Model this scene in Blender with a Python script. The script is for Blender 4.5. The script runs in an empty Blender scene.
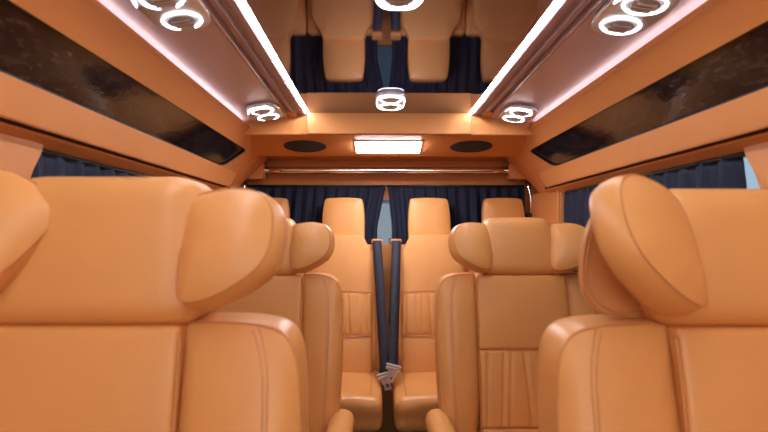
import bpy, bmesh, math, random
from mathutils import Vector, Matrix, noise
random.seed(4)
S = bpy.context.scene
COL = S.collection
PI = math.pi
V = Vector

# ---------------------------------------------------------------- materials
def new_mat(name):
    m = bpy.data.materials.new(name); m.use_nodes = True
    nt = m.node_tree; b = nt.nodes['Principled BSDF']
    return m, nt, b

def leather(name, col, rough=.42, grain=420, bump=.12, spec=.45, var=.06, sheen=0):
    m, nt, b = new_mat(name); N = nt.nodes; L = nt.links
    tc = N.new('ShaderNodeTexCoord')
    vo = N.new('ShaderNodeTexVoronoi'); vo.inputs['Scale'].default_value = grain
    ns = N.new('ShaderNodeTexNoise'); ns.inputs['Scale'].default_value = 9; ns.inputs['Detail'].default_value = 4
    wr = N.new('ShaderNodeTexNoise'); wr.inputs['Scale'].default_value = 26; wr.inputs['Detail'].default_value = 5
    for t in (vo, ns, wr): L.new(tc.outputs['Object'], t.inputs['Vector'])
    mp = N.new('ShaderNodeMapRange'); mp.inputs['To Min'].default_value = 1-var; mp.inputs['To Max'].default_value = 1+var
    L.new(ns.outputs['Fac'], mp.inputs['Value'])
    mx = N.new('ShaderNodeVectorMath'); mx.operation = 'SCALE'; mx.inputs[0].default_value = col
    L.new(mp.outputs['Result'], mx.inputs['Scale']); L.new(mx.outputs['Vector'], b.inputs['Base Color'])
    b1 = N.new('ShaderNodeBump'); b1.inputs['Strength'].default_value = bump; b1.inputs['Distance'].default_value = .0008
    L.new(vo.outputs['Distance'], b1.inputs['Height'])
    b2 = N.new('ShaderNodeBump'); b2.inputs['Strength'].default_value = .25; b2.inputs['Distance'].default_value = .004
    L.new(wr.outputs['Fac'], b2.inputs['Height']); L.new(b1.outputs['Normal'], b2.inputs['Normal'])
    L.new(b2.outputs['Normal'], b.inputs['Normal'])
    b.inputs['Roughness'].default_value = rough
    b.inputs['Specular IOR Level'].default_value = spec
    return m

def plain(name, col, rough=.5, metal=0, spec=.5, noise_amt=0, scale=60):
    m, nt, b = new_mat(name); N = nt.nodes; L = nt.links
    b.inputs['Base Color'].default_value = (*col, 1); b.inputs['Roughness'].default_value = rough
    b.inputs['Metallic'].default_value = metal; b.inputs['Specular IOR Level'].default_value = spec
    if noise_amt:
        tc = N.new('ShaderNodeTexCoord'); ns = N.new('ShaderNodeTexNoise'); ns.inputs['Scale'].default_value = scale
        L.new(tc.outputs['Object'], ns.inputs['Vector'])
        bp = N.new('ShaderNodeBump'); bp.inputs['Strength'].default_value = noise_amt; bp.inputs['Distance'].default_value = .002
        L.new(ns.outputs['Fac'], bp.inputs['Height']); L.new(bp.outputs['Normal'], b.inputs['Normal'])
    return m

def emit(name, col, st):
    m, nt, b = new_mat(name)
    b.inputs['Base Color'].default_value = (.8, .8, .8, 1)
    b.inputs['Emission Color'].default_value = (*col, 1); b.inputs['Emission Strength'].default_value = st
    return m

def glassmat(name, tint, refl=.15):
    m = bpy.data.materials.new(name); m.use_nodes = True; nt = m.node_tree; N = nt.nodes; L = nt.links
    N.clear(); o = N.new('ShaderNodeOutputMaterial'); t = N.new('ShaderNodeBsdfTransparent'); g = N.new('ShaderNodeBsdfGlossy')
    t.inputs['Color'].default_value = (*tint, 1); g.inputs['Roughness'].default_value = .02
    mx = N.new('ShaderNodeMixShader'); mx.inputs[0].default_value = .06; L.new(t.outputs[0], mx.inputs[1]); L.new(g.outputs[0], mx.inputs[2])
    L.new(mx.outputs[0], o.inputs[0]); return m

M = {}
M['seat'] = leather('seat_leather', (.765, .37, .110), rough=.37)
M['seat_side'] = leather('seat_leather_gusset', (.64, .29, .095), rough=.42)
M['piping'] = leather('leather_piping', (.60, .255, .072), rough=.45)
M['stitch'] = leather('stitched_thread', (.60, .27, .09), rough=.6)
M['trim'] = leather('trim_leatherette', (.64, .265, .078), rough=.48, grain=600, bump=.08, spec=.3)
M['roofside'] = leather('roof_leatherette', (.74, .65, .78), rough=.30, grain=600, bump=.06)
M['mould'] = plain('glossy_moulding', (.50, .40, .47), rough=.38, spec=.4)
M['mouldline'] = plain('moulding_inlay', (.62, .45, .42), rough=.15, spec=.8)
M['recess_shade'] = plain('recess_shade_brown', (.10, .035, .018), rough=.6)  # dark brown that paints in the shade of the gap under the overhead panel
M['curtain'] = plain('navy_curtain', (.017, .024, .050), rough=.75, spec=.3, noise_amt=.4, scale=500)
M['belt'] = plain('charcoal_webbing', (.018, .021, .034), rough=.7, noise_amt=.4, scale=700)
M['chrome'] = plain('chrome', (.82, .78, .76), rough=.12, metal=1)
M['steel'] = plain('brushed_steel', (.85, .85, .9), rough=.35, metal=1)
M['housing'] = plain('silver_plastic', (.74, .74, .78), rough=.4, metal=.6)
M['louvre'] = plain('grey_louvre', (.38, .38, .38), rough=.4)
M['black'] = plain('black_plastic', (.02, .02, .022), rough=.45)
M['speaker'] = plain('speaker_mesh', (.022, .028, .05), rough=.8, noise_amt=.8, scale=400)
M['carpet'] = plain('dark_carpet', (.05, .035, .03), rough=.95, noise_amt=.8, scale=200)
M['led'] = emit('white_led', (.97, .93, 1), 75)
M['cove'] = emit('cove_led', (1, .92, .95), 4)
M['ring'] = emit('ring_led', (.93, .93, 1), 5)
M['dome'] = emit('dome_diffuser', (1, .92, 1), 36)
M['glass'] = glassmat('window_glass', (.80, .86, .9))
M['rearglass'] = glassmat('tinted_glass', (.33, .40, .43))
# ceiling mirror: smoked mirror
m, nt, b = new_mat('smoked_mirror')
b.inputs['Base Color'].default_value = (.23, .23, .32, 1); b.inputs['Metallic'].default_value = .93; b.inputs['Roughness'].default_value = .035
M['mirror'] = m
# smoked side glass with faint woven streaks
m, nt, b = new_mat('smoked_glass')
N = nt.nodes; L = nt.links
tc = N.new('ShaderNodeTexCoord'); mp = N.new('ShaderNodeMapping'); mp.inputs['Scale'].default_value = (30, 9, 30)
ns = N.new('ShaderNodeTexNoise'); ns.inputs['Scale'].default_value = 3; ns.inputs['Detail'].default_value = 6
L.new(tc.outputs['Object'], mp.inputs['Vector']); L.new(mp.outputs['Vector'], ns.inputs['Vector'])
cr = N.new('ShaderNodeValToRGB'); cr.color_ramp.elements[0].position = .45; cr.color_ramp.elements[0].color = (.012, .007, .008, 1)
cr.color_ramp.elements[1].position = .75; cr.color_ramp.elements[1].color = (.05, .034, .028, 1)
L.new(ns.outputs['Fac'], cr.inputs['Fac']); L.new(cr.outputs['Color'], b.inputs['Base Color'])
b.inputs['Roughness'].default_value = .08; b.inputs['Specular IOR Level'].default_value = .45; b.inputs['IOR'].default_value = 1.5
bp = N.new('ShaderNodeBump'); bp.inputs['Strength'].default_value = .35; bp.inputs['Distance'].default_value = .001
L.new(ns.outputs['Fac'], bp.inputs['Height']); L.new(bp.outputs['Normal'], b.inputs['Normal'])
M['smoked'] = m

# ---------------------------------------------------------------- mesh helpers
class MB:
    def __init__(s): s.v = []; s.f = []
    def add(s, vs, fs):
        o = len(s.v); s.v += [tuple(p) for p in vs]; s.f += [tuple(i+o for i in f) for f in fs]; return s
    def build(s, name, mat, parent=None, smooth=True, fn=None, mats=None):
        vs = [tuple(fn(V(p))) for p in s.v] if fn else s.v
        me = bpy.data.meshes.new(name); me.from_pydata(vs, [], s.f)
        bm = bmesh.new(); bm.from_mesh(me); bmesh.ops.recalc_face_normals(bm, faces=bm.faces)
        for f in bm.faces: f.smooth = smooth
        bm.to_mesh(me); bm.free()
        me.materials.append(mat)
        ob = bpy.data.objects.new(name, me); COL.objects.link(ob)
        if parent is not None: ob.parent = parent
        return ob

def box(mb, x0, x1, y0, y1, z0, z1):
    vs = [(x, y, z) for x in (x0, x1) for y in (y0, y1) for z in (z0, z1)]
    mb.add(vs, [(0, 1, 3, 2), (4, 6, 7, 5), (0, 4, 5, 1), (2, 3, 7, 6), (0, 2, 6, 4), (1, 5, 7, 3)]); return mb

def rbox(mb, c, size, r, n=(12, 6, 12), fn=None):
    """rounded box as six grids; fn deforms local points"""
    h = [s/2 for s in size]; r = min(r, *h)
    def coords(k, nn):
        rr = r/h[k]; out = []
        e = 4
        for i in range(e): out.append(-1 + rr*(1-math.cos(PI/2*i/e))*1.0)
        for i in range(nn+1): out.append(-1+rr + (2-2*rr)*i/nn)
        for i in range(e-1, -1, -1): out.append(1 - rr*(1-math.cos(PI/2*i/e)))
        return out
    cs = [coords(k, n[k]) for k in range(3)]
    idx = {}; vs = []; fs = []
    def vid(i, j, k):
        key = (i, j, k)
        if key in idx: return idx[key]
        q = V((cs[0][i]*h[0], cs[1][j]*h[1], cs[2][k]*h[2]))
        inn = V([max(-(h[a]-r), min(h[a]-r, q[a])) for a in range(3)])
        d = q-inn
        if d.length > 1e-9:
            q = inn + d.normalized()*r
        if fn: q = V(fn(q))
        vs.append(tuple(q+V(c))); idx[key] = len(vs)-1; return idx[key]
    A, B, C_ = len(cs[0])-1, len(cs[1])-1, len(cs[2])-1
    for i in range(A):
        for j in range(B):
            for k in (0, C_): fs.append((vid(i, j, k), vid(i+1, j, k), vid(i+1, j+1, k), vid(i, j+1, k)))
    for i in range(A):
        for k in range(C_):
            for j in (0, B): fs.append((vid(i, j, k), vid(i+1, j, k), vid(i+1, j, k+1), vid(i, j, k+1)))
    for j in range(B):
        for k in range(C_):
            for i in (0, A): fs.append((vid(i, j, k), vid(i, j+1, k), vid(i, j+1, k+1), vid(i, j, k+1)))
    mb.add(vs, fs); return mb

def tube(mb, pts, r, n=8, closed=False):
    pts = [V(p) for p in pts]; m = len(pts); rings = []; up = None
    for i, p in enumerate(pts):
        if closed: t = (pts[(i+1) % m]-pts[i-1])
        else: t = pts[min(i+1, m-1)]-pts[max(i-1, 0)]
        if t.length < 1e-9: t = V((0, 0, 1))
        t.normalize()
        if up is None:
            up = V((0, 0, 1)) if abs(t.z) < .9 else V((0, 1, 0))
        a = (up-t*up.dot(t))
        if a.length < 1e-6: a = t.orthogonal()
        a.normalize(); up = a; b = t.cross(a)
        rr = r(i/(m-1)) if callable(r) else r
        rings.append([p+a*rr*math.cos(2*PI*k/n)+b*rr*math.sin(2*PI*k/n) for k in range(n)])
    vs = [q for R in rings for q in R]; fs = []
    for i in range(m if closed else m-1):
        for k in range(n):
            j = (i+1) % m
            fs.append((i*n+k, i*n+(k+1) % n, j*n+(k+1) % n, j*n+k))
    if not closed:
        fs.append(tuple(range(n))); fs.append(tuple((m-1)*n+k for k in range(n)))
    mb.add(vs, fs); return mb

def smooth_outline(pts, n=96, it=2):
    """closed Chaikin-rounded polygon resampled to n points"""
    P = [V((p[0], p[1])) for p in pts]
    for _ in range(it):
        Q = []
        for i in range(len(P)):
            a, b = P[i], P[(i+1) % len(P)]
            Q += [a*.75+b*.25, a*.25+b*.75]
        P = Q
    L_ = [0]
    for i in range(len(P)): L_.append(L_[-1]+(P[(i+1) % len(P)]-P[i]).length)
    tot = L_[-1]; out = []; j = 0
    for k in range(n):
        s = tot*k/n
        while L_[j+1] < s: j += 1
        t = (s-L_[j])/max(1e-9, L_[j+1]-L_[j])
        out.append(P[j]*(1-t)+P[(j+1) % len(P)]*t)
    return out

def pillow(mb, outline, front, gusset, back, rings=14, p=3.0, puff=.004, center=None, wr=0, seed=0):
    """closed padded cushion: outline in (x,z); front bulge toward -y, side wall gusset deep, back bulge"""
    n = len(outline)
    c = center or sum(outline, V((0, 0)))/n
    vs = []; loops = []
    def ring(s, y, grow=0):
        L = []
        for q in outline:
            d = q-c; g = d.normalized()*grow if grow else V((0, 0))
            e = c+d*s+g
            yy = y
            if wr: yy += wr*noise.noise(V((e.x*28+seed, e.y*28, y*10)))*(s > .2)
            L.append(len(vs)); vs.append((e.x, yy, e.y))
        loops.append(L)
    for i in range(1, rings+1):
        s = i/rings; s = math.sin(s*PI/2) if True else s
        ring(s, -gusset/2-front*(1-s**p))
    for i in range(1, 7):
        t = i/7; ring(1, -gusset/2+gusset*t, puff*math.sin(PI*t))
    for i in range(rings, 0, -1):
        s = math.sin(i/rings*PI/2); ring(s, gusset/2+back*(1-s**p))
    fs = []
    for a in range(len(loops)-1):
        for k in range(n):
            fs.append((loops[a][k], loops[a][(k+1) % n], loops[a+1][(k+1) % n], loops[a+1][k]))
    vs.append((c.x, -gusset/2-front, c.y)); fc = len(vs)-1
    vs.append((c.x, gusset/2+back, c.y)); bc = len(vs)-1
    for k in range(n):
        fs.append((fc, loops[0][k], loops[0][(k+1) % n])); fs.append((bc, loops[-1][k], loops[-1][(k+1) % n]))
    mb.add(vs, fs); return mb

def tag(o, label=None, cat=None, group=None, kind=None):
    if label: o['label'] = label
    if cat: o['category'] = cat
    if group: o['group'] = group
    if kind: o['kind'] = kind
    return o
def empty(name, loc, rz=0):
    o = bpy.data.objects.new(name, None); o.location = loc; o.rotation_euler = (0, 0, rz); o.empty_display_size = .1
    COL.objects.link(o); return o
def struct(mb, name, mat, smooth=False):
    return tag(mb.build(name, mat, smooth=smooth), kind='structure')
def copy_tree(o, parent=None):
    c = o.copy(); COL.objects.link(c)
    if parent is not None: c.parent = parent
    for ch in [x for x in bpy.data.objects if x.parent == o]: copy_tree(ch, c)
    return c

# ================================================================ SETTING
FRONT = -1.45; BACK = 2.86
struct(box(MB(), -.86, .86, FRONT-.02, BACK+.04, -.03, 0), 'floor', M['carpet'])
WY0, WY1 = 1.07, 2.27        # side window along the van
def sidewall(s, name):
    mb = MB(); a, b = sorted((s*.80, s*.84))
    def bx(y0, y1, z0, z1, xa=a, xb=b): box(mb, xa, xb, y0, y1, z0, z1)
    bx(FRONT, BACK, 0, .80)
    bx(FRONT, BACK, 1.282, 1.66)
    bx(FRONT, WY0, .80, 1.282)
    bx(WY1, BACK, .80, 1.282)
    return struct(mb, name, M['trim'])
sidewall(-1, 'wall_left'); sidewall(1, 'wall_right')
# back wall with window
mb = MB()
box(mb, -.86, .86, BACK-.02, BACK+.02, 0, 1.04); box(mb, -.86, .86, BACK-.02, BACK+.02, 1.285, 1.66)
box(mb, -.86, -.66, BACK-.02, BACK+.02, 1.04, 1.285); box(mb, .66, .86, BACK-.02, BACK+.02, 1.04, 1.285)
struct(mb, 'wall_back', M['trim'])
# front wall with windscreen opening (behind the camera)
mb = MB()
box(mb, -.86, .86, FRONT-.04, FRONT, 0, .85); box(mb, -.86, .86, FRONT-.04, FRONT, 1.52, 1.66)
box(mb, -.86, -.74, FRONT-.04, FRONT, .85, 1.52); box(mb, .74, .86, FRONT-.04, FRONT, .85, 1.52)
struct(mb, 'wall_front', M['trim'])
# roof shell above the lining
struct(box(MB(), -.86, .86, FRONT-.02, BACK+.04, 1.66, 1.70), 'ceiling', M['trim'])
# window panes
struct(box(MB(), -.828, -.822, WY0, WY1, .80, 1.282), 'window_1', M['glass'])
struct(box(MB(), .822, .828, WY0, WY1, .80, 1.282), 'window_2', M['glass'])
struct(box(MB(), -.66, .66, BACK-.004, BACK+.002, 1.04, 1.285), 'window_3', M['rearglass'])

# side roof lining, lofted profile (x,z) -> along y
def loft(prof, y0, y1, mirror, thick=None, ends=None):
    mb = MB(); n = len(prof); vs = []
    for Y in (0, 1):
        for i, (x, z) in enumerate(prof):
            yy = (y0 if Y == 0 else (ends[i] if ends else y1))
            vs.append((x*mirror, yy, z))
    fs = [(i, (i+1) % n, n+(i+1) % n, n+i) for i in range(n)]
    fs.append(tuple(range(n))); fs.append(tuple(range(n, 2*n)))
    mb.add(vs, fs); return mb
for k, s in enumerate((-1, 1)):
    struct(loft([(.425, 1.587), (.62, 1.561), (.62, 1.58), (.425, 1.61)], FRONT, 2.14, s), 'trim_%d' % (k+1), M['roofside'])
# rear header beam
prof = [(2.14, 1.658), (2.14, 1.515), (2.145, 1.511), (2.155, 1.515), (2.165, 1.532), (2.49, 1.476), (2.505, 1.480), (2.53, 1.50), (2.82, 1.50), (2.82, 1.34), (2.84, 1.34), (2.84, 1.658)]
mb = MB(); n = len(prof)
mb.add([(x, y, z) for x in (-.70, .70) for (y, z) in prof], [(i, (i+1) % n, n+(i+1) % n, n+i) for i in range(n)]+[tuple(range(n)), tuple(range(n, 2*n))])
struct(mb, 'trim_3', M['trim'])
struct(rbox(MB(), (0, 2.145, 1.56), (.69, .045, .094), .004, (6, 2, 2)), 'trim_4', M['trim'])

# glossy mouldings between mirror and side lining
for k, s in enumerate((-1, 1)):
    r = empty('roof_moulding', (s*.39, .35, 1.6))
    tag(r, 'dark glossy grooved moulding running along the %s side of the ceiling mirror' % ('left' if s < 0 else 'right'), 'moulding', 'roof mouldings')
    P = [(.3445, 1.606), (.3445, 1.599), (.353, 1.594), (.366, 1.592), (.370, 1.600), (.384, 1.600), (.388, 1.588), (.400, 1.588), (.404, 1.598), (.412, 1.598), (.416, 1.586), (.427, 1.585), (.427, 1.612)]
    ob = loft(P, FRONT, 2.135, s).build('moulding_body', M['mould'], r, smooth=False, fn=lambda p, s=s: p-V((s*.39, .35, 1.6)))
    mb = MB(); tube(mb, [(s*.4175, FRONT, 1.5855), (s*.4175, 2.13, 1.5855)], .004, 8)
    mb.build('bright_inlay', M['mouldline'], r, fn=lambda p, s=s: p-V((s*.39, .35, 1.6)))
    mb = MB(); rbox(mb, (s*.405, 2.085, 1.588), (.03, .08, .012), .005, (3, 3, 2))
    mb.build('end_block', M['trim'], r, fn=lambda p, s=s: p-V((s*.39, .35, 1.6)))

# ceiling mirror
o = rbox(MB(), (0, (FRONT+2.124)/2, 1.606), (.670, 2.124-FRONT, .012), .002, (2, 2, 1)).build('ceiling_mirror', M['mirror'], smooth=False)
tag(o, 'smoked mirror ceiling panel between the two white light strips', 'mirror')
# led strips
for s in (-1, 1):
    r = empty('light_strip', (s*.339, .35, 1.6))
    tag(r, 'bright white light strip along the %s edge of the ceiling mirror' % ('left' if s < 0 else 'right'), 'light strip', 'ceiling light strips')
    rbox(MB(), (0, 0, .0), (.0060, 3.54, .006), .002, (2, 2, 1)).build('diffuser', M['led'], r)
    rbox(MB(), (0, 0, .008), (.011, 3.55, .008), .002, (2, 2, 1)).build('channel', M['housing'], r)
# cove strips behind the lip of the overhead panels
for s in (-1, 1):
    o = rbox(MB(), (s*.603, .34, 1.547), (.006, 3.52, .008), .002, (2, 2, 1)).build('cove_light', M['cove'])
    tag(o, 'hidden strip light glowing along the outer edge of the %s roof lining' % ('left' if s < 0 else 'right'), 'light strip', 'cove lights')

# overhead side panels with smoked glass
def overhead(s, word):
    r = empty('overhead_panel', (s*.68, .5, 1.3))
    off = V((s*.68, .5, 1.3)); F = lambda p: p-off
    tag(r, 'long orange padded overhead panel with smoked glass along the %s side' % word, 'overhead panel', 'overhead side panels')
    y0 = FRONT+.01
    # surface points: band top lip, glass top, glass bottom, lower edge
    C = (.588, 1.545); G1 = (.645, 1.478); G2 = (.708, 1.382); B = (.726, 1.312)
    # the padded body as one bent strip with rounded long opening for the glass
    mb = MB()
    def surf(u, y):     # u 0..3 along C,G1,G2,B
        P = [C, G1, G2, B]; i = min(2, int(u)); t = u-i
        return V((P[i][0]*(1-t)+P[i+1][0]*t, 0, P[i][1]*(1-t)+P[i+1][1]*t))
    def endy(u): return 2.50-.055*u
    # opening in (u,y): u 1..2, y from front to yEnd slanted with rounded corners
    gy0 = -1.2
    def open_end(u):   # rear end of opening at u in [1,2]; top reaches further back with rounded corners
        t = u-1
        e = 2.335-.155*t
        for c, rad, sh in ((0, .16, .05), (1, .22, .05)):
            dd = abs(t-c)
            if dd < rad: e -= sh*(1-math.sqrt(max(0, 1-((rad-dd)/rad)**2)))
        return e
    us = [0, .03, .15, .4, .7, .9, 1.0]
    def strip(us, ya, yb, nY):
        vs = []; 
        for u in us:
            for j in range(nY+1):
                t = j/nY; y = (ya(u))*(1-t)+yb(u)*t
                p = surf(u, y); vs.append((s*p.x, y, p.z))
        fs = [(i*(nY+1)+j, (i+1)*(nY+1)+j, (i+1)*(nY+1)+j+1, i*(nY+1)+j+1) for i in range(len(us)-1) for j in range(nY)]
        mb.add(vs, fs)
    strip(us, lambda u: y0, endy, 1)
    mid = [1+i/24 for i in range(25)]
    strip(mid, lambda u: y0, lambda u: gy0, 1)
    strip(mid, open_end, endy, 1)
    strip([2, 2.1, 2.3, 2.6, 2.9, 3], lambda u: y0, endy, 1)
    # rear end cap and outer underside
    eb = [(s*surf(u, 0).x, endy(u), surf(u, 0).z) for u in (0, 1, 2, 3)]
    # close lip: top return and bottom return
    mb.add([(s*C[0], y0, C[1]), (s*C[0], endy(0), C[1]), (s*(C[0]+.006), endy(0), C[1]+.002), (s*(C[0]+.006), y0, C[1]+.002)], [(0, 1, 2, 3)])
    mb.add([(s*(C[0]+.006), y0, C[1]+.002), (s*(C[0]+.006), endy(0), C[1]+.002), (s*(C[0]+.006), endy(0), C[1]-.010), (s*(C[0]+.006), y0, C[1]-.010)], [(0, 1, 2, 3)])
    mb.add([(s*(C[0]+.006), y0, C[1]-.010), (s*(C[0]+.006), endy(0), C[1]-.010), (s*.64, endy(0), C[1]-.010), (s*.64, y0, C[1]-.010)], [(0, 1, 2, 3)])
    mb.add([(s*B[0], y0, B[1]), (s*B[0], endy(3), B[1]), (s*(B[0]+.005), endy(3), B[1]+.001), (s*(B[0]+.005), y0, B[1]+.001)], [(0, 1, 2, 3)])
    mb.add([(s*(B[0]+.005), y0, B[1]+.001), (s*(B[0]+.005), endy(3), B[1]+.001), (s*(B[0]+.008), endy(3), B[1]+.03), (s*(B[0]+.008), y0, B[1]+.03)], [(0, 1, 2, 3)])
    bm_ob = mb.build('padded_body', M['trim'], r, fn=F)
    so = bm_ob.modifiers.new('s', 'SOLIDIFY'); so.thickness = .006; so.offset = 0
    es = bm_ob.modifiers.new('e', 'EDGE_SPLIT'); es.split_angle = math.radians(28)
    # glass slightly behind the opening
    mb = MB(); vs = []
    nrm = V((.098*s, 0, .063)).normalized()*.008
    g = [1.0-.02]+[1+i/24 for i in range(1, 24)]+[2.02]
    for u in g:
        p = surf(min(2.0, max(1, u)), 0); e = open_end(min(2, max(1, u)))+.02
        vs += [(s*p.x+nrm.x, y0+.02, p.z+nrm.z), (s*p.x+nrm.x, e, p.z+nrm.z)]
    fs = [(2*i, 2*i+1, 2*i+3, 2*i+2) for i in range(len(g)-1)]
    mb.add(vs, fs)
    go = mb.build('glass_panel', M['smoked'], r, fn=F, smooth=False)
    so = go.modifiers.new('s', 'SOLIDIFY'); so.thickness = .004; so.offset = 1
    # dark gasket line round the glass
    pts = [V((s*surf(1, 0).x, gy0, surf(1, 0).z))]
    for u in mid:
        p = surf(u, 0); pts.append(V((s*p.x, open_end(u), p.z)))
    pts.append(V((s*surf(2, 0).x, gy0, surf(2, 0).z)))
    tube(MB(), [q+nrm*.4 for q in pts], .0035, 6).build('glass_seal', M['black'], r, fn=F)
    # upper wall strip (second ledge above the curtain)
    mb = loft([(.744, 1.306), (.747, 1.302), (.787, 1.281), (.800, 1.281), (.800, 1.306)], y0, 2.42, s)
    mb.build('window_ledge', M['trim'], r, fn=F, smooth=False)
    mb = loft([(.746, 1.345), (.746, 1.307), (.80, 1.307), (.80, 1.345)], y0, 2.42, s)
    mb.build('groove_shade', M['recess_shade'], r, fn=F, smooth=False)  # dark strip: shade between panel edge and ledge put into the colour
    return r
overhead(-1, 'left'); overhead(1, 'right')

# rear corner pillars (slanting ridge) and side fill
for k, s in enumerate((-1, 1)):
    r = empty('rear_pillar', (s*.76, 2.5, 1.2)); off = V((s*.76, 2.5, 1.2)); F = lambda p, off=off: p-off
    tag(r, 'orange padded rear corner pillar slanting down at the %s end of the back header' % ('left' if s < 0 else 'right'), 'pillar', 'rear pillars')
    a = V((.600, 2.50, 1.545)); b = V((.795, 2.375, 1.285))
    mb = MB(); N_ = 14; w1 = V((.02, .10, -.05)); rows = []
    for i in range(N_+1):
        t = i/N_; p = a.lerp(b, t); p = V((p.x+.010*math.sin(PI*t), p.y, p.z))
        prof = [p+V((.016, -.012, .012)), p+V((.004, -.014, .004)), p+V((-.006, -.004, -.004)), p+V((-.004, .012, -.014)), p+w1*.55+V((0, 0, -.02*t)), p+w1*1.1+V((.02*t, .06, -.02*t)), p+V((.16*(1-t)+.03, .34, -.05))]
        rows.append(prof)
    m_ = len(rows[0]); vs = [(s*q.x, q.y, q.z) for R in rows for q in R]
    fs = [(i*m_+j, (i+1)*m_+j, (i+1)*m_+j+1, i*m_+j+1) for i in range(N_) for j in range(m_-1)]
    mb.add(vs, fs)
    ob = mb.build('pillar_pad', M['trim'], r, fn=F); so = ob.modifiers.new('s', 'SOLIDIFY'); so.thickness = .006
    mb = MB(); rbox(mb, (s*.785, 2.50, 1.04), (.03, .42, .53), .012, (3, 6, 4)); mb.build('lower_pad', M['trim'], r, fn=F)
    tube(MB(), [(s*.768, 2.30, z/100) for z in range(78, 131, 4)], .006, 8).build('edge_bead', M['trim'], r, fn=F)

# front pillars between side windows
for s in (-1, 1):
    r = empty('side_pillar', (s*.79, .9, 1.1)); off = V((s*.79, .9, 1.1)); F = lambda p, off=off: p-off
    tag(r, 'padded orange pillar in front of the %s window, above the front seat' % ('left' if s < 0 else 'right'), 'pillar', 'side pillars')
    out = smooth_outline([(.74, .6), (.74, 1.33), (1.17, 1.33), (1.165, 1.28), (1.125, 1.225), (1.105, 1.15), (1.10, .9), (1.10, .6)], 80, 2)
    mb = MB(); pillow(mb, out, .003, .036, .003, 8, 5)
    mb.build('pillar_pad', M['trim'], r, fn=lambda p, s=s, off=off: V((s*(.778+(p.y*.5)), p.x-(.055 if s < 0 else .035), p.z))-off)
    out = smooth_outline([(.2, .6), (.2, 1.30), (.72, 1.30), (.76, 1.22), (.76, .6)], 80, 2)
    mb = MB(); pillow(mb, out, .012, .03, .003, 8, 3)
    mb.build('front_pad', M['trim'], r, fn=lambda p, s=s, off=off: V((s*(.775+(p.y*.6)), p.x, p.z))-off)

# ================================================================ CURTAINS
def curtain_mesh(L, H, waves, amp, seed, edge=None, nz=26, nxp=10):
    """(u along, v depth, z) pleated sheet; edge(t)->u end as function of height"""
    nx = waves*nxp; vs = []
    rnd = random.Random(seed); ph = [rnd.uniform(-.8, .8) for _ in range(waves+2)]; am = [rnd.uniform(.55, 1.2) for _ in range(waves+2)]
    for j in range(nz+1):
        t = j/nz; z = -H*t
        for i in range(nx+1):
            q = i/nx; w = q*waves; k = int(min(waves-1, w)); f = w-k
            a = am[k]*(1-f)+am[k+1]*f; p_ = ph[k]*(1-f)+ph[k+1]*f
            top = .45+.55*min(1, t*8)
            d = amp*a*top*math.sin(2*PI*w+p_*(.3+t))+.18*amp*math.sin(2*PI*w*2.7+1.3*k)
            if t < .06: d += .15*amp*math.sin(2*PI*w*4)
            u = (edge(t) if edge else L)*q
            vs.append((u, d, z))
    fs = [(j*(nx+1)+i, j*(nx+1)+i+1, (j+1)*(nx+1)+i+1, (j+1)*(nx+1)+i) for j in range(nz) for i in range(nx)]
    return vs, fs
def curtain(name, loc, conv, mesh, label, group, rail=None):
    r = empty(name, loc)
    tag(r, label, 'curtain', group)
    mb = MB(); mb.add([conv(*p) for p in mesh[0]], mesh[1])
    ob = mb.build('cloth', M['curtain'], r); so = ob.modifiers.new('s', 'SOLIDIFY'); so.thickness = .002
    if rail: tube(MB(), rail, .006, 8).build('curtain_rail', M['black'], r)
    return r
ZT = 1.276
curtain('side_curtain', (-.779, 1.045, ZT), lambda u, d, z: (-d, u, z), curtain_mesh(1.22, .50, 16, .015, 1),
        'dark navy pleated curtain over the left side window', 'side window curtains', [(0, 0, .002), (0, 1.22, .002)])
curtain('side_curtain', (.779, 1.152, ZT), lambda u, d, z: (d, u, z), curtain_mesh(1.10, .50, 14, .015, 2),
        'dark navy pleated curtain over the right side window, daylight showing at its near end', 'side window curtains', [(0, -.05, .002), (0, 1.08, .002)])
CT = 1.357
def eL(t): return .76-.046*min(1, t/.30)+(.03*max(0, t-.35))
def eR(t): return .75-.024*min(1, t/.30)+(.03*max(0, t-.35))
curtain('rear_curtain', (-.765, 2.795, CT), lambda u, d, z: (u, d, z), curtain_mesh(.76, .75, 13, .013, 3, eL),
        'left half of the dark navy rear window curtain, gathered toward the middle gap', 'rear window curtains', [(0, 0, .0), (.76, 0, .0)])
curtain('rear_curtain', (.757, 2.795, CT), lambda u, d, z: (-u, d, z), curtain_mesh(.75, .75, 13, .013, 5, eR),
        'right half of the dark navy rear window curtain, hanging from the middle gap rightward', 'rear window curtains', [(0, 0, .0), (-.757, 0, .0)])

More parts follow.
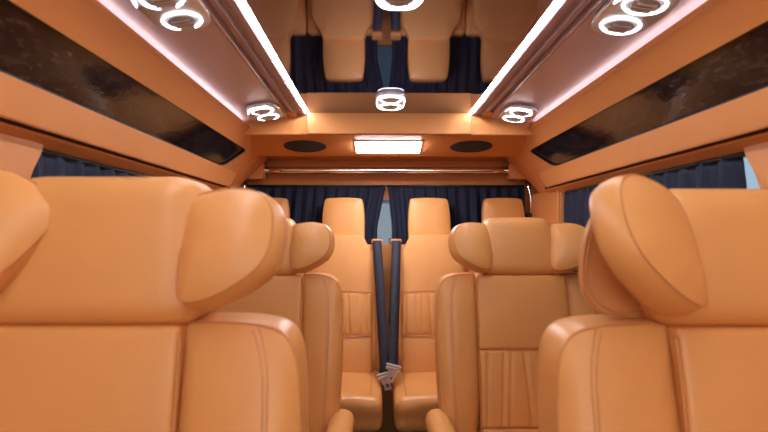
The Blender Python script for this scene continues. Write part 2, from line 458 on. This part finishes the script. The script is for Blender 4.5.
# ================================================================ REAR HEADER FITTINGS
slope = math.atan2(1.476-1.532, 2.49-2.165)
def on_header(y): return 1.532+(y-2.165)*math.tan(slope)
r = empty('dome_light', (0.0, 2.345, on_header(2.345)-.002)); r.rotation_euler = (slope, 0, 0)
tag(r, 'rectangular white dome light glowing under the rear header', 'ceiling light')
rbox(MB(), (.0, 0, -.006), (.296, .135, .010), .004, (6, 4, 1)).build('diffuser', M['dome'], r)
rbox(MB(), (.0, 0, .0), (.312, .150, .008), .004, (6, 4, 1)).build('frame', M['housing'], r)
for s in (-1, 1):
    r = empty('speaker', (s*.383, 2.35, on_header(2.35)-.001)); r.rotation_euler = (slope, 0, 0)
    tag(r, 'dark oval speaker in the rear header, %s of the dome light' % ('left' if s < 0 else 'right'), 'speaker', 'header speakers')
    out = [V((.092*math.cos(2*PI*i/48), .070*math.sin(2*PI*i/48))) for i in range(48)]
    mb = MB(); pillow(mb, out, .004, .006, .001, 6, 2, 0); mb.build('grille', M['speaker'], r, fn=lambda p: V((p.x, p.z, p.y)))
    tube(MB(), [(.095*math.cos(2*PI*i/48), .073*math.sin(2*PI*i/48), 0) for i in range(48)], .004, 6, True).build('bezel', M['black'], r)
# chrome curtain bar
r = empty('chrome_bar', (0, 2.70, 1.431))
tag(r, 'polished chrome bar running across under the rear header', 'bar')
tube(MB(), [(-.65+.1*i, 0, 0) for i in range(14)], .0185, 20).build('bar', M['chrome'], r)
for s in (-1, 1):
    mb = MB()
    P = [(.645, .032), (.645, -.048), (.745, -.048), (.755, -.012), (.675, .045)]
    vs = [(s*x, y, z) for y in (-.03, .035) for (x, z) in P]; n = len(P)
    mb.add(vs, [(i, (i+1) % n, n+(i+1) % n, n+i) for i in range(n)]+[tuple(range(n)), tuple(range(n, 2*n))])
    ob = mb.build('end_bracket', M['trim'], r, smooth=False)
    bv = ob.modifiers.new('b', 'BEVEL'); bv.width = .005; bv.segments = 3
    mb = MB(); tube(mb, [(s*.636, 0, 0), (s*.648, 0, 0)], .0225, 20); mb.build('collar', M['chrome'], r)
for s in (-1, 1):
    r = empty('grab_handle', (s*.752, 2.71, 1.28))
    tag(r, 'thin upright chrome rail at the %s end of the rear curtain' % ('left' if s < 0 else 'right'), 'rail', 'upright chrome rails')
    tube(MB(), [(s*.012*math.sin(i/10*PI*.6), -.01*math.sin(PI*i/10), .085-.017*i) for i in range(11)], .008, 12).build('rail', M['chrome'], r)
    for z in (.085, -.085): rbox(MB(), (s*.004, .01, z), (.028, .04, .022), .006, (2, 2, 2)).build('mount', M['black'], r)

# ================================================================ CEILING VENT LIGHTS
def ring_mesh(mb, cx, cy, r0, r1, z, th, a0=0, a1=2*PI, n=56):
    full = abs(a1-a0-2*PI) < 1e-6; m = n if full else n+1; vs = []
    for i in range(m):
        a = a0+(a1-a0)*i/n
        for (r, zz) in ((r0, z), (r0+.002, z-th), (r1-.002, z-th), (r1, z)):
            vs.append((cx+r*math.cos(a), cy+r*math.sin(a), zz))
    fs = []
    for i in range(n):
        j = (i+1) % m
        for k in range(4): fs.append((i*4+k, i*4+(k+1) % 4, j*4+(k+1) % 4, j*4+k))
    if not full: fs += [(0, 1, 2, 3), tuple(4*n+k for k in range(4))]
    mb.add(vs, fs)
def vent_light(loc, tilt, label, gap=None, width=.062, crescent=True):
    r = empty('vent_light', loc); r.rotation_euler = (0, tilt, 0)
    tag(r, label, 'vent light', 'ceiling vent lights')
    out = []
    w = width; h = .112
    for i in range(96):
        a = 2*PI*i/96; c, s_ = math.cos(a), math.sin(a)
        out.append(V((w*math.copysign(abs(c)**.62, c), h*math.copysign(abs(s_)**.72, s_))))
    mb = MB(); pillow(mb, out, .004, .014, .001, 8, 8, 0)
    mb.build('housing', M['housing'], r, fn=lambda p: V((p.x, p.z, p.y*.7-.004)))
    for q, cy in enumerate((-.052, .052)):
        mb = MB()
        if gap: ring_mesh(mb, 0, cy, .0370, .0425, -.0130, .0025, gap[0], gap[1])
        else: ring_mesh(mb, 0, cy, .0370, .0425, -.0130, .0025)
        lr = mb.build('light_ring', M['ring'], r)
        mb = MB(); pts = [V((.030*math.cos(2*PI*i/40), .030*math.sin(2*PI*i/40))) for i in range(40)]
        pillow(mb, pts, .003, .004, 0, 6, 2, 0)
        lv = mb.build('vent_louvre', M['louvre'], r, fn=lambda p, cy=cy: V((p.x, p.z+cy, p.y-.0125)))
        mb = MB()
        for k in (-1, 0, 1):
            hw = .026 if k == 0 else .020
            vs = [(-hw, cy+k*.014-.003, -.014), (hw, cy+k*.014-.003, -.014), (hw, cy+k*.014+.005, -.019), (-hw, cy+k*.014+.005, -.019)]
            mb.add(vs+[(a, b+.0015, c) for a, b, c in vs], [(0, 1, 2, 3), (4, 5, 6, 7), (0, 1, 5, 4), (1, 2, 6, 5), (2, 3, 7, 6), (3, 0, 4, 7)])
        mb.build('louvre_blade', M['housing'], r, smooth=False)
    if crescent:
        mb = MB(); seg = [q*.93 for q in out]
        if crescent == 'full': tube(mb, [V((q.x, q.y, -.0135)) for q in seg], .0010, 6, True)
        else: tube(mb, [V((q.x, q.y, -.0135)) for q in seg if q.y < -.035 and q.x*crescent < .03 ][0:], .0016, 6)
        mb.build('accent_arc', M['ring'], r)
    return r
ts = math.atan2(.034, .195)
vent_light((-.475, 1.052, 1.573), -ts, 'silver twin-ring vent light in the left roof lining, nearer one at the photo top', (-PI*1.35, PI*.38))
vent_light((-.485, 1.975, 1.572), -ts, 'silver twin-ring vent light in the left roof lining, close to the rear header', (-PI*1.35, PI*.42))
vent_light((.492, 1.062, 1.571), ts, 'silver twin-ring vent light in the right roof lining, nearer one at the photo top')
vent_light((.500, 1.985, 1.570), ts, 'silver twin-ring vent light in the right roof lining, close to the rear header')
vent_light((-.003, .995, 1.599), 0, 'twin-ring vent light on the ceiling mirror, cut off by the photo top edge', (-PI*1.42, PI*.42), .056, 'full')
vent_light((0, 1.905, 1.599), 0, 'twin-ring vent light on the ceiling mirror, just before the rear header', None, .056, 'full')

# ================================================================ CAPTAIN SEATS
def grooved_panel(mb, c, size, pleat=False, seed=0, r=.009, n=(30, 3, 16), puff=.007):
    hx, hz = size[0]/2, size[2]/2
    rnd = random.Random(seed)
    cs = [(-hx+2*hx*(i+.5+rnd.uniform(-.25, .25))/7, rnd.uniform(.6, 1.3), rnd.uniform(-.25, .25)) for i in range(7)]
    def fn(q):
        fx = max(0, 1-(q.x/hx)**2); fz = max(0, 1-(q.z/hz)**2)
        y = q.y
        if q.y < 0:
            y -= puff*(fx**.5)*(fz**.5)
            if pleat:
                e = min(1, fz*4)*min(1, fx*5)
                for (px, am, sl) in cs:
                    t = q.z/hz
                    d = (q.x-px-sl*.04*t)/.0065
                    fall = .35+.65*abs(t)**1.0
                    y += .0066*am*e*fall*math.exp(-d*d)
        return V((q.x, y, q.z))
    rbox(mb, c, size, r, n, fn)

def wing(parent, side, hinge_x, zc, y, ang, length, height, word=None, roll=0, thick=.062, T=None, flap=False, pitch=.30):
    """side +1: wing to the right. D-shaped padded wing hinged at its inner edge"""
    h = height/2
    pts = [(-.012, -h*.98), (-.012, h*.86), (length*.12, h*1.04), (length*.70, h*1.0), (length*1.00, h*.62), (length*1.04, -h*.05), (length*.90, -h*.62), (length*.45, -h*.98), (length*.10, -h*1.10)]
    out = smooth_outline(pts, 84, 3)
    def place(p):
        q = V((p.x, p.y, p.z))
        # taper thickness toward the tip a little
        q.y *= (1-.18*max(0, q.x/length))
        c, s_ = math.cos(roll), math.sin(roll)
        q = V((q.x*c-q.z*s_, q.y, q.x*s_+q.z*c))
        c, s_ = math.cos(pitch), math.sin(pitch)
        q = V((q.x, q.y*c+q.z*s_, q.z*c-q.y*s_))
        c, s_ = math.cos(ang), math.sin(ang)
        q = V((q.x*c+q.y*s_*1.0, -q.x*s_+q.y*c, q.z))
        q = V((side*(q.x+hinge_x), q.y+y, q.z+zc))
        return T(q) if T else q
    mb = MB(); pillow(mb, out, .026, thick, .018, 14, 2.6, .006, wr=.0015, seed=hinge_x*9+side)
    w = mb.build('headrest_wing', M['seat'], parent, fn=place)
    gm = M['seat']
    # piping along both gusset seams
    mb = MB()
    tube(mb, [V((q.x*1.0, -thick/2, q.y)) for q in out], .0016, 6, True)
    mb.build('piping', M['piping'], w, fn=place)
    return w

def captain(loc, rz, label, dz=0, hw=(.112, .145), htop=0, wings=((-1, .14, .25), (1, .14, .25)), flap=None, panelw=.155, seed=1, W=.285, armx=.0):
    r = empty('captain_seat', loc, rz)
    tag(r, label, 'seat', 'captain seats')
    ZS = .965
    def T(q): return V((q.x, q.y+(q.z-ZS)*.17, q.z+dz))
    # back shell
    mb = MB()
    def fsh(q):
        t = (q.z+.26)/.52
        return V((q.x*(1-.05*max(0, t-.6)/.4), q.y, q.z))
    rbox(mb, (0, .105, .70), (2*W-.02, .12, .525), .05, (8, 3, 8), fsh)
    back = mb.build('backrest', M['seat'], r, fn=T)
    pw = panelw
    mb = MB(); grooved_panel(mb, (0, .035, .846), (2*pw, .09, .245), False, seed); mb.build('upper_panel', M['seat'], back, fn=T)
    mb = MB(); grooved_panel(mb, (0, .037, .600), (2*pw, .09, .243), True, seed, n=(90, 3, 24)); mb.build('pleated_panel', M['seat'], back, fn=T)
    mb = MB(); grooved_panel(mb, (0, .035, .447), (2*pw, .09, .06), False, seed, n=(16, 3, 4), puff=.008); mb.build('lower_panel', M['seat'], back, fn=T)
    mb = MB()
    for zz in (.7225, .4775): tube(mb, [(x*pw/10, -.006+.010*abs(x/10)**3, zz) for x in range(-10, 11)], .0022, 6)
    for s in (-1, 1): tube(mb, [(s*(pw+.001), -.0075 if k else .01, .42+.0268*k) for k in range(21)], .0030, 6)
    mb.build('piping', M['piping'], back, fn=T)
    for s in (-1, 1):
        x0, x1 = pw-.005, W
        P = [(x0, .42), (x0, .966), (x0+.012, .970), (x1-.055, .969), (x1-.012, .950), (x1+.004, .89), (x1+.008, .70), (x1-.004, .42)]
        out = smooth_outline(P, 120, 2)
        def Fb(p, s=s):
            q = V((p.x, p.y, p.z))
            u = (q.x-x0)/(x1-x0)
            # bolster swells forward, most at lower height
            lowf = max(0, min(1, (.93-q.z)/.25))
            fwd = .028*math.sin(min(1, max(0, u))*PI*.75)*(.35+.65*lowf)
            y = .062+q.y-(fwd if q.y < 0 else 0)
            return T(V((s*q.x, y, q.z)))
        mb = MB(); pillow(mb, out, .020, .085, .01, 14, 7, .003, wr=.0012, seed=seed+s*3)
        b_ = mb.build('side_bolster', M['seat'], back, fn=Fb)
        c0 = sum(out, V((0, 0)))/len(out)
        mb = MB()
        tube(mb, [V((q.x, -.0425, q.y)) for q in out], .0018, 6, True)
        mb.build('piping', M['piping'], b_, fn=Fb)
        mb = MB()
        def sfrac(px, pz):
            d = V((px, pz))-c0; a = math.atan2(d.y, d.x); best = None
            for q in out:
                e = q-c0; da = abs((math.atan2(e.y, e.x)-a+PI) % (2*PI)-PI)
                if best is None or da < best[0]: best = (da, e.length)
            return min(1, d.length/best[1])
        for o_ in (0, .006):
            K = [(x1-.060, .966), (x1-.052, .95), (x1-.044, .925), (x1-.039, .90), (x1-.037, .86), (x1-.035, .80), (x1-.035, .7), (x1-.037, .6), (x1-.042, .5), (x1-.044, .44)]
            L = []
            for i_ in range(len(K)-1):
                for t_ in range(6):
                    px = K[i_][0]+(K[i_+1][0]-K[i_][0])*t_/6-o_; pz = K[i_][1]+(K[i_+1][1]-K[i_][1])*t_/6-o_
                    L.append(V((px, -.0425-.020*(1-sfrac(px, pz)**7)-.0004, pz)))
            tube(mb, L, .0010, 5)
        mb.build('stitching', M['stitch'], b_, fn=Fb)
    # headrest
    a_, b_h = hw; H_ = .205+htop
    def Fh(q):
        t = (q.z+H_/2)/H_; w = b_h*(1-t)+a_*t
        fx = max(0, 1-(q.x/.12)**2); fz = max(0, 1-(q.z/(H_/2))**2)
        y = q.y-(.016*fx**.6*fz**.5 if q.y < 0 else 0)
        return V((q.x/.12*w*(1+.02*math.sin(PI*t)), y+(.012*(1-t) if q.y < 0 else 0)*0, q.z))
    mb = MB(); rbox(mb, (0, .050, .965+H_/2), (.24, .125, H_), .034, (16, 6, 12), Fh)
    hr = mb.build('headrest', M['seat'], r, fn=T)
    for s in (-1, 1):
        tube(MB(), [Fh(V((s*.1185, -.030+.0, -H_/2+.03+(H_-.06)*k/16)))+V((0, .05, .965+H_/2)) for k in range(17)], .0016, 6).build('piping', M['piping'], hr, fn=T)
    for (s, hx, an, *ex) in wings:
        wl, wh, yy, zc, ro = (ex+[None]*5)[:5]
        w = wing(hr, s, hx, zc or 1.062, yy if yy is not None else .012, an, wl or .128, wh or .160, roll=ro or 0, T=T)
        if flap and flap == s:
            pts = [(-.01, -.075), (-.01, .08), (.05, .092), (.098, .07), (.128, -.02), (.118, -.075), (.06, -.098)]
            out2 = smooth_outline(pts, 70, 3); mb = MB(); pillow(mb, out2, .006, .012, .006, 8, 3, .002)
            def Ff(p, s=s, hx=hx):
                a = .10; q = V((p.x*math.cos(a)+p.y*math.sin(a), p.y*math.cos(a)-p.x*math.sin(a), p.z))
                return T(V((s*(q.x+hx-.010), q.y+.055, q.z+1.068)))
            fo = mb.build('wing_flap', M['seat_side'], hr, fn=Ff)
            mb = MB(); c0 = sum(out2, V((0, 0)))/len(out2)
            for f in (1.0, .93): tube(mb, [V((c0.x+(q.x-c0.x)*f, -.008-.004*(f < 1), c0.y+(q.y-c0.y)*f)) for q in out2], .0014, 5, True)
            mb.build('stitching', M['piping'], fo, fn=Ff)
    for s in (-1, 1):
        tube(MB(), [(s*.06, .05, .93), (s*.06, .05, .99)], .007, 10).build('headrest_post', M['steel'], r, fn=T)
    # cushion
    mb = MB(); rbox(mb, (0, -.25, .385), (.44, .50, .13), .045, (14, 12, 3), lambda q: V((q.x, q.y, q.z+(.018*(1-(q.x/.22)**2) if q.z > 0 else 0))))
    mb.build('seat_cushion', M['seat'], r, fn=lambda p: p+V((0, 0, dz)))
    mb = MB(); box(mb, -.19, .19, -.42, .0, .08, .33); mb.build('seat_box', M['black'], r, fn=lambda p: p+V((0, 0, dz)))
    for s in (-1, 1):
        mb = MB(); box(mb, s*.16-.02, s*.16+.02, -.45, .08, 0, .09+dz); mb.build('floor_rail', M['steel'], r)
    # armrests
    for s in (-1, 1):
        ar = MB(); rbox(ar, (0, 0, 0), (.082, .36, .078), .038, (3, 12, 2), lambda q: V((q.x, q.y, q.z)))
        ax = s*(W+.012) if s*armx <= 0 else armx
        def Fa(p, ax=ax):
            return V((p.x+ax, p.y-.205, p.z+.50+dz+(-p.y)*.05))
        ob = ar.build('armrest', M['seat'], r, fn=Fa)
    return r

captain((-.457, .735, 0), 0, 'tan leather captain seat filling the lower left of the photo, nearest on that side', .001, (.139, .163), .016,
        wings=((-1, .094, .30, .14, .150, -.012, 1.073, .62), (1, .147, .28, .124, .156, .012, 1.074, .14)), seed=2, panelw=.132, W=.297)
captain((.484, .735, 0), 0, 'tan leather captain seat filling the lower right of the photo, wing folded forward', -.003, (.10, .134), .002,
        wings=((-1, .105, .62, .134, .172, -.004, 1.078, .32), (1, .12, .25)), flap=-1, seed=3, panelw=.107, W=.274)
captain((-.462, 1.775, 0), 0, 'tan leather captain seat behind the nearest left seat, mostly hidden by it', -.014,
        wings=((-1, .125, .25), (1, .130, .25, .128, .155, .012, 1.062, .12)), seed=4)
captain((.447, 1.775, 0), 0, 'tan leather captain seat with pleated back, behind the nearest right seat', -.014,
        wings=((-1, .118, .30, .124, .155, .012, 1.062, .10), (1, .125, .35)), seed=5)

# ================================================================ REAR BENCH SEATS
def rear_seat(loc, label, seed, cw=.21):
    r = empty('bench_seat', loc)
    tag(r, label, 'seat', 'rear row seats')
    ZS = 1.06
    def T(q): return V((q.x, q.y+(q.z-ZS)*.14, q.z))
    out = smooth_outline([(-.172, .40), (-.166, .7), (-.160, .97), (-.154, 1.00), (-.124, 1.040), (-.108, 1.075), (-.104, 1.090), (.104, 1.090), (.108, 1.075), (.124, 1.040), (.154, 1.00), (.160, .97), (.166, .7), (.172, .40)], 150, 2)
    mb = MB(); pillow(mb, out, .012, .085, .012, 16, 5, .003, wr=.001, seed=seed)
    back = mb.build('backrest', M['seat'], r, fn=lambda p: T(p+V((0, .058, 0))))
    F2 = lambda p: T(p+V((0, .058, 0)))
    mb = MB(); grooved_panel(mb, (0, -.022, .700), (.300, .075, .205), True, seed, n=(80, 3, 22), puff=.012); mb.build('pleated_panel', M['seat'], back, fn=F2)
    mb = MB(); grooved_panel(mb, (0, -.022, .500), (.300, .075, .195), False, seed, n=(14, 3, 10), puff=.010); mb.build('lower_panel', M['seat'], back, fn=F2)
    mb = MB()
    tube(mb, [(x*.151/10, -.060-.004*(1-abs(x/10)**2), .806+.006*(1-(x/10)**2)) for x in range(-10, 11)], .0030, 6)
    tube(mb, [(x*.151/10, -.062-.006*(1-abs(x/10)**2), .5985) for x in range(-10, 11)], .0030, 6)
    for s in (-1, 1): tube(mb, [(s*(.151), -.0520, .40+.0203*k) for k in range(21)], .0026, 6)
    mb.build('piping', M['piping'], back, fn=F2)
    for s in (-1, 1):
        rbox(MB(), (s*.060, .068, 1.082), (.020, .034, .026), .004, (1, 1, 1)).build('post_guide', M['black'], r, fn=T)
    mb = MB(); rbox(mb, (0, .112, .72), (.392, .06, .64), .022, (6, 2, 6)); mb.build('back_shell', M['seat'], r, fn=T)
    P = [(-.106, 1.070), (-.109, 1.09), (-.108, 1.20), (-.100, 1.268), (-.088, 1.284), (.088, 1.284), (.100, 1.268), (.108, 1.20), (.109, 1.09), (.106, 1.070)]
    out = smooth_outline(P, 90, 2)
    mb = MB(); pillow(mb, out, .014, .060, .010, 12, 4, .004)
    hr = mb.build('headrest', M['seat'], r, fn=lambda p: T(p+V((0, .088, -.006 if p.z < 1.1 else 0))))
    # cushion with front seam
    mb = MB(); rbox(mb, (0, -.215, .337), (2*cw, .48, .15), .040, (12, 14, 4), lambda q: V((q.x, q.y-.012*(q.z > 0)*(q.y < -.2), q.z+(.014*(1-(q.x/cw)**2) if q.z > 0 else 0))))
    c_ = mb.build('seat_cushion', M['seat'], r)
    mb = MB(); tube(mb, [(-(cw-.02)+(cw-.02)*i/20, -.449, .397) for i in range(41)], .0022, 6)
    tube(mb, [(-.150, -.43+.02*i, .4155+.006) for i in range(22)], .0018, 6); tube(mb, [(.150, -.43+.02*i, .4155+.006) for i in range(22)], .0018, 6)
    mb.build('piping', M['piping'], c_)
    mb = MB(); box(mb, -.15, .15, -.42, .05, .03, .28); mb.build('seat_base', M['black'], r)
    for s in (-1, 1):
        mb = MB(); box(mb, s*.12-.015, s*.12+.015, -.42, .06, 0, .035); mb.build('floor_rail', M['steel'], r)
    return r
rear_seat((-.625, 2.60, 0), 'tan rear row seat at the far left, mostly hidden behind a captain seat', 11, .17)
rear_seat((-.228, 2.60, 0), 'tan rear row seat just left of the two hanging belts', 12, .20)
rear_seat((.222, 2.60, 0), 'tan rear row seat just right of the two hanging belts', 13, .20)
rear_seat((.615, 2.60, 0), 'tan rear row seat at the far right, only its headrest showing', 14, .17)

# ================================================================ SEAT BELTS
def belt(top, bot, s, label):
    r = empty('seat_belt', tuple(bot)); off = V(bot)
    tag(r, label, 'seat belt', 'hanging seat belts')
    mb = MB(); w = .0225; n = 24; vs = []
    for i in range(n+1):
        t = i/n; p = V(top).lerp(V(bot), t); p.y -= .018*math.sin(PI*t)
        tw = .25*math.sin(t*2.2)*s
        a = V((math.cos(tw), math.sin(tw), 0))*w
        for q in (p-a, p+a): vs.append(tuple(q-off))
    mb.add(vs, [(2*i, 2*i+1, 2*i+3, 2*i+2) for i in range(n)])
    ob = mb.build('webbing', M['belt'], r); so = ob.modifiers.new('s', 'SOLIDIFY'); so.thickness = .003
    # shoulder guide loop
    t = V(top)-off
    rbox(MB(), (t.x, t.y+.078, t.z-.004), (.060, .09, .022), .009, (3, 3, 2)).build('belt_guide', M['piping'], r)
    # tongue: metal loop with black trim and plate
    tr = Matrix.Rotation(s*.25, 4, 'Y') @ Matrix.Scale(1.2, 4)
    mb = MB(); rbox(mb, (0, 0, -.004), (.056, .010, .016), .004, (3, 1, 1))
    tg = mb.build('belt_tongue', M['steel'], r, fn=lambda p: tr @ p)
    rbox(MB(), (0, -.004, .008), (.060, .014, .010), .004, (3, 1, 1)).build('tongue_trim', M['louvre'], tg, fn=lambda p: tr @ p)
    mb = MB(); P = [(-.020, -.008), (.020, -.008), (.014, -.050), (.010, -.056), (-.010, -.056), (-.014, -.050)]; H = [(-.006, -.032), (.006, -.032), (.006, -.046), (-.006, -.046)]
    n = len(P)
    # plate as four strips round the latch slot
    def pl(x0, x1, z0, z1): box(mb, x0, x1, -.002, .002, z0, z1)
    pl(-.018, .018, -.032, -.010); pl(-.0135, -.006, -.046, -.032); pl(.006, .0135, -.046, -.032); pl(-.0135, .0135, -.056, -.046)
    mb.build('latch_plate', M['steel'], tg, smooth=False, fn=lambda p: tr @ p)
    return r
belt((-.052, 2.590, 1.062), (-.015, 2.37, .447), -1, 'dark grey seat belt hanging free with a metal tongue, left of the pair')
belt((.046, 2.590, 1.062), (.023, 2.35, .488), 1, 'dark grey seat belt hanging free with a metal tongue, right of the pair')

# ================================================================ LIGHT, WORLD, CAMERA
w = bpy.data.worlds.new('World'); S.world = w; w.use_nodes = True
bg = w.node_tree.nodes['Background']; bg.inputs['Color'].default_value = (.62, .74, .86, 1); bg.inputs['Strength'].default_value = .85
def area(name, loc, rot, sx, sy, power, col):
    l = bpy.data.lights.new(name, 'AREA'); l.shape = 'RECTANGLE'; l.size = sx; l.size_y = sy; l.energy = power; l.color = col
    o = bpy.data.objects.new(name, l); o.location = loc; o.rotation_euler = rot; COL.objects.link(o); return o
area('windscreen_daylight', (0, FRONT+.03, 1.2), (math.radians(84), 0, 0), 1.4, .62, 6.5, (1, .96, .92))

cam = bpy.data.cameras.new('camera'); co = bpy.data.objects.new('camera', cam); COL.objects.link(co)
cam.sensor_width = 36; cam.lens = 24; cam.clip_start = .02
co.location = (-.047, 0, 1.10)
co.rotation_euler = (math.radians(90)+math.atan2(17, 512), 0, -math.atan2(6, 512))
cam.dof.use_dof = True; cam.dof.focus_distance = 2.1; cam.dof.aperture_fstop = 3.6
S.camera = co
S.view_settings.view_transform = 'Standard'; S.view_settings.look = 'None'; S.view_settings.gamma = 1; S.view_settings.exposure = 0.28
S.view_settings.use_curve_mapping = False
S.cycles.max_bounces = 8; S.cycles.sample_clamp_indirect = 6
try: S.cycles.use_denoising = True
except Exception: pass
